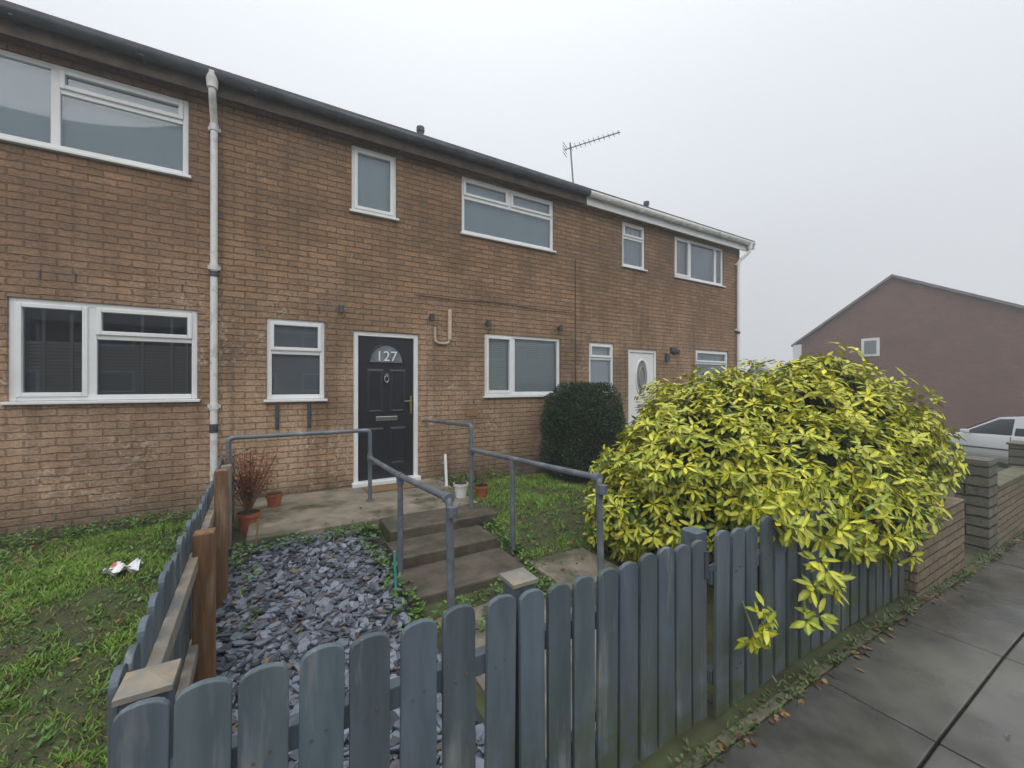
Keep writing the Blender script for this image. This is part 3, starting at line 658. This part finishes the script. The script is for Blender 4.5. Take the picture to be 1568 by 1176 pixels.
def spray(a,b,k,sp=.05):
    a=np.array(a);b=np.array(b)
    for i in range(k):
        t=(i+.5)/k; tips.append(a*(1-t)+b*t+rng.normal(0,sp,3)*[1,.3,1]); axs.append((b-a)*.6+np.array([0,-.35,.25])+rng.normal(0,.15,3))
spray((2.15,1.10,-1.10),(2.02,1.09,-1.27),4,.03)
spray((2.75,1.10,-1.08),(2.5,1.08,-1.25),6,.05); spray((2.75,1.08,-1.12),(2.88,1.06,-1.20),4,.04)
for x in np.arange(2.38,4.6,.07): spray((x,1.34,-.62),(x+random.uniform(-.1,.1),1.09,-.80-.30*max(0,min(1,(x-2.35)/.7))*random.random()),4,.04)
spray((3.9,1.15,-.9),(4.05,1.05,-1.15),7,.06); spray((3.2,1.15,-.8),(3.15,1.05,-1.08),6,.05); spray((4.3,1.15,-.85),(4.6,1.06,-1.10),8,.07); spray((3.5,1.12,-.9),(3.6,1.05,-1.12),6,.05)
P,D_,Nn,Ln,Wd=whorls(np.array(tips),norm(np.array(axs)),8,(.062,.105),(.028,.044),.3,.3)
cm,ce=vcol(len(P),np.zeros(len(P))+.2,.95); leaves('overhanging_leaves',P,D_,Nn,Ln,Wd,cm,ce,parent=VB)
sm=MB()
for a,b_ in (((2.2,1.35,-1.0),(2.03,1.1,-1.25)),((3.1,1.4,-.9),(2.5,1.1,-1.24))): sm.tube(a,b_,.006,6)
sm.make('hanging_stems',M('stem2',(.12,.13,.05),rough=.7),VB)

HG=empty('clipped_evergreen_bush')
n=26000; d=norm(rng.normal(size=(n,3)))
e=3.6; sc=(np.abs(d)**e).sum(1)**(-1/e)
hc=np.array([4.42,5.2,-.80]); hr_=np.array([.64,.5,.79])
q=sc*(rng.uniform(.86,1.02,n))*(1+.06*np.sin(d[:,0]*9+d[:,2]*5)*np.cos(d[:,2]*8))
P=hc+d*hr_*q[:,None]; ax=norm(d+rng.normal(0,.55,d.shape)); ax[:,2]+=.2
cc=np.array([.03,.06,.022])*rng.uniform(.4,1.9,(n,1)); leaves('foliage',P,ax,norm(rng.normal(size=(n,3))),rng.uniform(.03,.055,n),rng.uniform(.012,.022,n),cc,cc*.8,parent=HG)
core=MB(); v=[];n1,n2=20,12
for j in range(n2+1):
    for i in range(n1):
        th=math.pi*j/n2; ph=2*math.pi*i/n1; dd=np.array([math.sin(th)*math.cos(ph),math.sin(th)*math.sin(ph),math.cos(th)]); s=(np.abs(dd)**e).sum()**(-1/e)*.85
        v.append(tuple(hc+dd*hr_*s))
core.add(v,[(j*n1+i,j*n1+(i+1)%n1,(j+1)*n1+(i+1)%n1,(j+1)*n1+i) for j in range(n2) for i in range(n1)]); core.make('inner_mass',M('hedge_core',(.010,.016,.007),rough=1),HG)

# ---------------------------------------------------------------- grass
def zfv(x,y):
    b=np.where(y<2.6,-1.67,np.where(y<4.3,-1.67+(y-2.6)/1.7*.18,-1.49)); return b-.05*np.clip(x-3.4,0,30)
def patch(x,y): return .45*np.sin(x*3.1+1.3*np.sin(y*2.7))*np.sin(y*3.3+1.7*np.sin(x*1.9))+.35*np.sin(x*9.1+2*np.sin(y*6.7))*np.sin(y*8.3+1.7*np.sin(x*5.9))+.3*np.sin(x*23+3*np.sin(y*17))*np.sin(y*21+2*np.sin(x*15))
def grass(name,x0,x1,y0,y1,n,h=(.02,.05),excl=None,bare=0):
    x=rng.uniform(x0,x1,n); y=rng.uniform(y0,y1,n)
    cl=patch(x,y); keep=rng.random(n)<np.clip(.58-bare+1.2*cl,.09,1)
    if excl is not None: keep&=~excl(x,y)
    x=x[keep];y=y[keep];cl=cl[keep]; n=len(x); z=zfv(x,y)
    H_=rng.uniform(*h,n)*(1+.6*cl); w=rng.uniform(.0025,.0055,n); a=rng.uniform(0,6.28,n); l=rng.uniform(.4,1.5,n)*H_
    a2=rng.uniform(0,6.28,n)
    s=np.stack([np.cos(a),np.sin(a),0*a],1)*w[:,None]; ln=np.stack([np.cos(a2)*l,np.sin(a2)*l,0*a],1)
    B=np.stack([x,y,z],1); U=np.stack([0*x,0*x,H_],1)
    V=np.stack([B-s,B+s,B+U*.6+ln*.35+s*.7,B+U*.6+ln*.35-s*.7,B+U+ln],1)
    idx=(np.arange(n)*5)[:,None]
    quad=np.array([[0,1,2,3]])+idx; tri=np.array([[3,2,4]])+idx
    me=bpy.data.meshes.new(name); me.vertices.add(n*5); me.vertices.foreach_set('co',V.ravel())
    me.loops.add(n*7); me.loops.foreach_set('vertex_index',np.concatenate([quad.ravel(),tri.ravel()]).astype(np.int32))
    me.polygons.add(2*n); me.polygons.foreach_set('loop_start',np.concatenate([np.arange(n)*4,4*n+np.arange(n)*3]).astype(np.int32)); me.update(calc_edges=True)
    c0=np.array([.11,.23,.028]); c1=np.array([.22,.36,.05]); c2=np.array([.30,.25,.10]); t=rng.random((n,1)); c=c0*(1-t)+c1*t; dry=rng.random(n)<.13; c[dry]=c2
    c*= np.clip(1+.4*cl,.55,1.3)[:,None]
    me.materials.append(GRASSM); at=me.color_attributes.new('Col','FLOAT_COLOR','POINT'); C=np.ones((n*5,4),dtype=np.float32); C[:,:3]=np.repeat(c,5,0); at.data.foreach_set('color',C.ravel())
    o=bpy.data.objects.new(name,me); S.collection.objects.link(o)
grass('lawn_grass',-4.2,-.46,1.75,5.5,140000)
grass('lawn_grass',2.0,3.9,2.6,5.65,36000,excl=lambda x,y:(x<2.62)&(y<3.12),bare=.15)
grass('lawn_grass',3.9,9.5,2.2,5.6,12000)
def weeds(name,pts,per=6,L=(.025,.055),W=(.015,.03),col=(.095,.205,.035),up=.5):
    pts=np.array(pts); P,D_,Nn,Ln,Wd=whorls(pts,np.tile([[0,0,1.]],(len(pts),1))+rng.normal(0,.2,(len(pts),3)),per,L,W,up,0)
    n=len(P); c=np.array(col)*rng.uniform(.6,1.5,(n,1)); leaves(name,P,D_,Nn,Ln,Wd,c,c*.85)
def scat(x0,x1,y0,y1,n,dz=.01,h=.03):
    x=rng.uniform(x0,x1,n); y=rng.uniform(y0,y1,n); return np.stack([x,y,zfv(x,y)+dz+rng.uniform(0,h,n)],1)
weeds('garden_weeds',np.concatenate([scat(-4,-.5,5.4,5.75,420,.02,.09),scat(-3.5,-.5,1.8,5.4,1300),scat(2.0,3.6,2.7,5.6,300)]),L=(.018,.045),W=(.012,.026))
weeds('ivy_and_weeds',np.concatenate([scat(-.3,.9,4.12,4.32,130,.02,.08),scat(.7,.92,2.6,4.3,80,.02,.08),scat(-.32,-.12,2.9,4.3,60,.02,.06),scat(1.86,2.05,2.9,4.3,90,.02,.10),
     scat(.78,2.0,2.45,2.88,70,.02,.06),scat(2.0,3.4,5.5,5.75,90,.02,.1),scat(-.3,1.9,1.3,1.5,50)]),per=6,L=(.025,.055),W=(.018,.035),col=(.10,.19,.035))
pz=[]
for k in range(520):
    x=random.uniform(1.3,9); pz.append((x,1.10+random.uniform(-.012,.11)*random.random(),zp(x,0)+random.uniform(-.01,.03)))
weeds('pavement_weeds',pz,per=5,L=(.015,.045),W=(.008,.02),col=(.08,.13,.035))
def litter(name,pts,cols=((.20,.11,.05),(.12,.06,.03),(.30,.18,.08))):
    pts=np.array(pts); n=len(pts); d=rng.normal(size=(n,3)); d[:,2]*=.15; c=np.array(cols)[rng.integers(0,len(cols),n)]*rng.uniform(.6,1.2,(n,1))
    nn=np.tile([[0,0,1.]],(n,1))+rng.normal(0,.3,(n,3)); leaves(name,pts,d,nn,rng.uniform(.03,.06,n),rng.uniform(.018,.036,n),c,c)
pl=[(random.uniform(1.5,8),1.07+random.random()**2*.09,0) for _ in range(150)]+[(random.uniform(1.4,6),random.uniform(.2,1.1),0) for _ in range(7)]; pl=[(x,y,zp(x,0)+.006) for x,y,_ in pl]
litter('fallen_leaves',np.concatenate([scat(-4,-.5,1.8,5.7,620,.015,.035),scat(2.0,3.8,2.7,5.7,260,.02,.04),scat(-.3,.85,1.4,4.3,40,.06,.02),scat(.7,2.0,1.4,2.6,40,.02,.01),np.array(pl)]))
litter('fallen_leaves',[(random.uniform(-.1,2),random.uniform(4.0,5.6),-1.375) for _ in range(26)],cols=((.12,.08,.05),(.08,.06,.04)))

# ---------------------------------------------------------------- slate chips
n=6400; x=rng.uniform(-.33,.84,n); y=rng.uniform(1.27,4.33,n); k_=~((x>.72)&(y>2.6)&(rng.random(n)<.6)); x=x[k_];y=y[k_]; n=len(x)
z=zfv(x,y)+rng.uniform(.006,.06,n)+.012*np.sin(x*6)*np.sin(y*5)
R_=.018+.036*rng.random(n)**1.5; th=rng.uniform(.003,.007,n); ns=5
ang=np.sort(rng.uniform(0,1,(n,ns))*.9+np.arange(ns),axis=1)/ns*2*math.pi
el=rng.uniform(.45,1,n); ro=rng.uniform(0,6.28,n)
px_=np.cos(ang)*R_[:,None]; py_=np.sin(ang)*(R_*el)[:,None]
tx=rng.normal(0,.27,n); ty=rng.normal(0,.27,n)
X=px_*np.cos(ro)[:,None]-py_*np.sin(ro)[:,None]; Y=px_*np.sin(ro)[:,None]+py_*np.cos(ro)[:,None]; Z=X*tx[:,None]+Y*ty[:,None]
top=np.stack([X+x[:,None],Y+y[:,None],Z+z[:,None]+th[:,None]],2); bot=top.copy(); bot[:,:,2]-=2*th[:,None]; 
V=np.concatenate([top,bot],1).reshape(-1,3)
idx=(np.arange(n)*10)[:,None]
sides=np.concatenate([np.array([[i,5+i,5+(i+1)%5,(i+1)%5]])+idx for i in range(5)]); tops=np.array([[0,1,2,3,4]])+idx
F_=[tuple(a) for a in tops]+[tuple(a) for a in sides]
c=np.array([.145,.163,.195])*rng.uniform(.4,1.8,(n,1)); wv=rng.random(n)<.06; c[wv]=np.array([.18,.15,.125]); c=np.clip(c,0,.42)
mesh('slate_chippings',V,F_,SLATE,None,np.repeat(c,10,0))

# ---------------------------------------------------------------- pots & small things
def pot(name,x,y,z,r,h,mat,rim=True):
    p=empty(name); m=MB(); m.tube((x,y,z),(x,y,z+h),r*.72,20,r); 
    if rim: m.tube((x,y,z+h*.82),(x,y,z+h),r*1.08,20,r*1.1)
    m.make('pot',mat,p,smooth=False); s=MB(); s.tube((x,y,z+h-.02),(x,y,z+h+.004),r*.9,16); s.make('soil',SOIL,p); return p
p=pot('terracotta_plant_pot',-.22,4.85,-1.49,.10,.21,TERRA)
TW=M('red_twigs',(.20,.07,.04),(.14,.09,.05),scale=10,rough=.8); m=MB(); lf=[]
for i in range(40):
    a=random.uniform(0,6.28); rr=random.uniform(.05,.27); h=random.uniform(.32,.70); b0=Vector((-.22,4.85,-1.3)); m1=b0+Vector((math.cos(a)*rr*.4,math.sin(a)*rr*.4,h*.5)); m2=b0+Vector((math.cos(a)*rr,math.sin(a)*rr,h))
    m.tube(b0,m1,.004,5); m.tube(m1,m2,.003,5)
    for t in (.1,.25,.4,.55,.7,.85,1): lf.append(tuple(m1+(m2-m1)*t))
m.make('twigs',TW,p)
P,D_,Nn,Ln,Wd=whorls(np.array(lf),np.tile([[0,0,1.]],(len(lf),1)),4,(.025,.05),(.012,.022),.4,.2); c=np.array([.34,.085,.05])*rng.uniform(.5,1.4,(len(P),1)); c[::4]=[.12,.14,.04]; leaves('foliage',P,D_,Nn,Ln,Wd,c,c,parent=p)
pot('terracotta_plant_pot',2.32,4.75,-1.47,.09,.16,TERRA)
pot('plant_pot',.0,5.35,-1.378,.085,.14,TERRA)
pot('white_bucket',1.98,4.62,-1.38,.085,.17,M('white_plastic',(.7,.7,.68),rough=.4))
weeds('potted_shrub',[(2.32+random.gauss(0,.07),4.75+random.gauss(0,.06),-1.27+random.random()*.2) for _ in range(60)],per=4,L=(.02,.05),W=(.008,.02),col=(.16,.10,.05))
pipe('white_stake',[(2.02,5.2,-1.38),(2.04,5.3,-.96)],.02,WHITE)
pipe('turquoise_stake',[(.80,3.1,-1.64),(.79,3.12,-1.27)],.010,M('turquoise_plastic',(.06,.30,.33),rough=.5))
pipe('garden_cane',[(-.15,4.27,-1.5),(-.12,4.25,-1.2)],.008,M('cane',(.3,.2,.1),rough=.8))
LP=empty('litter_packet')
v=[]
for j in range(6):
    for i in range(7): v.append((-1.13+i*.035,4.2+j*.035+.01*math.sin(i),-1.44+.03*math.sin(i*1.9+j)+.02*math.cos(j*2.3)))
f=[(j*7+i,j*7+i+1,(j+1)*7+i+1,(j+1)*7+i) for j in range(5) for i in range(6)]
mesh('wrapper',v,f,M('wrapper_white',(.75,.76,.78),(.6,.1,.1),scale=9,lo=.55,hi=.6,rough=.4),LP)
m=MB()
for i in range(14):
    x=random.uniform(-.1,.9); y=random.uniform(4.2,4.36); s=random.uniform(.02,.05); z=zf(x,y)+.02; m.box(x,x+s*1.6,y,y+s,z,z+s*.8)
m.make('loose_stones',SLABM,bevel=.008)

# ---------------------------------------------------------------- car
def car(cx,cy,zg,yaw):
    C=empty('parked_car')
    prof=[(-2.0,.62,.42,.70),(-1.93,.76,.28,.86),(-1.6,.83,.22,.93),(-.8,.85,.20,.95),(.4,.85,.20,.93),(1.0,.84,.20,.90),(1.5,.81,.22,.80),(1.85,.72,.26,.68),(1.97,.58,.38,.58)]
    v=[];k=8
    for (x,w,zl,zb) in prof:
        v+=[(x,-w*.9,zl),(x,-w,zl+.15),(x,-w,(zl+zb)/2+.05),(x,-w*.93,zb),(x,w*.93,zb),(x,w,(zl+zb)/2+.05),(x,w,zl+.15),(x,w*.9,zl)]
    f=[(s*k+i,s*k+(i+1)%k,(s+1)*k+(i+1)%k,(s+1)*k+i) for s in range(len(prof)-1) for i in range(k)]
    f+=[tuple(range(k))[::-1],tuple(range((len(prof)-1)*k,len(prof)*k))]
    mesh('body',v,f,CARP,C,smooth=True,bevel=.02)
    g=[(-1.85,.74,.90),(-1.45,.62,1.38),(-.6,.63,1.46),(.2,.62,1.42),(1.05,.76,.88)]
    v=[];
    for (x,w,z) in g: v+=[(x,-w,z),(x,w,z)]
    low=[(-1.85,-.78,.86),(-1.85,.78,.86),(-1.45,-.79,.9),(-1.45,.79,.9),(-.6,-.79,.9),(-.6,.79,.9),(.2,-.79,.9),(.2,.79,.9),(1.05,-.78,.86),(1.05,.78,.86)]
    v=v+low; n=10
    f=[(0,2,3,1),(2,4,5,3),(4,6,7,5),(6,8,9,7)]+[(2*i,n+2*i,n+2*i+2,2*i+2) for i in range(4)]+[(2*i+1,2*i+3,n+2*i+3,n+2*i+1) for i in range(4)]
    mesh('cabin',v,f,CARP,C)
    m=MB()
    for s in (-1,1):
        def P_(x,z): 
            t=(z-.9)/.52; return (x,s*(.79+(.62-.79)*t+.010),z)
        for q in ([(-1.62,.93),(-1.38,1.34),(-.95,1.39),(-.95,.93)],[(-.90,.93),(-.90,1.39),(-.16,1.39),(-.16,.93)],[(-.11,.93),(-.11,1.39),(.19,1.37),(.90,.93)]):
            m.add([P_(*a) for a in q],[(0,1,2,3)])
    m.add([(.27,-.58,1.39),(.27,.58,1.39),(1.0,.70,.93),(1.0,-.70,.93)],[(0,1,2,3)]); m.add([(-1.50,-.58,1.33),(-1.50,.58,1.33),(-1.84,.7,.95),(-1.84,-.7,.95)],[(0,1,2,3)])
    o=m.make('windows',CARGL,C); o.modifiers.new('s','SOLIDIFY').thickness=.03
    m=MB(); h=MB()
    for x in (-1.25,1.28):
        for s in (-1,1): m.tube((x,s*.68,.31),(x,s*.87,.31),.31,24); h.tube((x,s*.86,.31),(x,s*.885,.31),.2,16)
    m.make('tyres',TYRE,C); h.make('wheel_hubs',METAL,C)
    m=MB(); m.box(.72,.88,.85,1.02,.92,1.03); m.box(.72,.88,-1.02,-.85,.92,1.03); m.make('door_mirrors',CARP,C,bevel=.03)
    m=MB()
    for s in (-1,1): m.box(-.92,-.905,s*.856-.004,s*.856+.004,.3,.9); m.box(-.12,-.105,s*.856-.004,s*.856+.004,.3,.9); m.box(-1.6,1.5,s*.852-.006,s*.852+.006,.50,.54)
    m.make('door_shuts_and_rubbing_strip',TYRE,C)
    m=MB(); m.box(1.74,1.92,.45,.70,.60,.70); m.box(1.74,1.92,-.70,-.45,.60,.70); m.make('headlights',METAL,C,bevel=.03)
    m=MB(); m.box(-1.99,-1.86,.5,.72,.66,.86); m.box(-1.99,-1.86,-.72,-.5,.66,.86); m.make('tail_lights',M('red_lens',(.4,.02,.02),rough=.2),C,bevel=.02)
    C.location=(cx,cy,zg); C.rotation_euler=(0,0,yaw)
car(18.6,2.60,-2.36,math.radians(75))

# ---------------------------------------------------------------- thin mist filling the street (real homogeneous volume)
vm=bpy.data.materials.new('mist'); vm.use_nodes=True; nt=vm.node_tree
for n in list(nt.nodes): nt.nodes.remove(n)
o=nd(nt,'ShaderNodeOutputMaterial'); vs_=nd(nt,'ShaderNodeVolumeScatter'); vs_.inputs['Color'].default_value=(.96,.985,1,1); vs_.inputs['Density'].default_value=.009; vs_.inputs['Anisotropy'].default_value=.2
nt.links.new(vs_.outputs[0],o.inputs['Volume'])
b=MB(); b.box(-70,120,-60,110,-12,40); b.make('mist',vm)

# ---------------------------------------------------------------- light, sky, camera
w=bpy.data.worlds.new('World'); S.world=w; w.use_nodes=True; nt=w.node_tree; L=nt.links
for n in list(nt.nodes): nt.nodes.remove(n)
o=nd(nt,'ShaderNodeOutputWorld'); sky=nd(nt,'ShaderNodeTexSky',sky_type='NISHITA'); sky.sun_disc=False
EL=math.radians(48); AZ=math.radians(205)
sky.sun_elevation=EL; sky.sun_rotation=AZ; sky.dust_density=4
b1=nd(nt,'ShaderNodeBackground'); b1.inputs[1].default_value=.10; L.new(sky.outputs[0],b1.inputs[0])
tc=nd(nt,'ShaderNodeTexCoord'); sp=nd(nt,'ShaderNodeSeparateXYZ'); L.new(tc.outputs['Generated'],sp.inputs[0])
def mth(op,a,b):
    n=nd(nt,'ShaderNodeMath',operation=op)
    for i,v in enumerate((a,b)):
        if isinstance(v,(int,float)): n.inputs[i].default_value=v
        else: L.new(v,n.inputs[i])
    return n.outputs[0]
z=mth('MAXIMUM',sp.outputs[2],0.0)
s=mth('ADD',mth('ADD',1.13,mth('MULTIPLY',z,.02)),mth('MULTIPLY',mth('POWER',z,6.0),2.2))
nz=nd(nt,'ShaderNodeTexNoise'); nz.inputs['Scale'].default_value=1.6; nz.inputs['Detail'].default_value=2; L.new(tc.outputs['Generated'],nz.inputs['Vector'])
s=mth('MULTIPLY',s,mth('ADD',.92,mth('MULTIPLY',nz.outputs[0],.16)))
b2=nd(nt,'ShaderNodeBackground'); b2.inputs[0].default_value=(.935,.985,1.05,1); L.new(s,b2.inputs[1])
mx=nd(nt,'ShaderNodeMixShader'); mx.inputs[0].default_value=.92; L.new(b1.outputs[0],mx.inputs[1]); L.new(b2.outputs[0],mx.inputs[2]); L.new(mx.outputs[0],o.inputs[0])
sl=bpy.data.lights.new('sun','SUN'); sl.energy=1.5; sl.angle=math.radians(50); sl.color=(1,.97,.92)
so=bpy.data.objects.new('sun',sl); S.collection.objects.link(so)
dirv=Vector((math.sin(AZ)*math.cos(EL),math.cos(AZ)*math.cos(EL),math.sin(EL))); so.rotation_euler=dirv.to_track_quat('Z','Y').to_euler(); so.location=dirv*30
cd=bpy.data.cameras.new('camera'); cd.sensor_width=36; cd.lens=14.235; cd.clip_start=.05; cd.clip_end=2000
co=bpy.data.objects.new('camera',cd); S.collection.objects.link(co); co.location=(0,0,0); co.rotation_euler=(math.radians(90.1),0,math.radians(-30.41)); S.camera=co
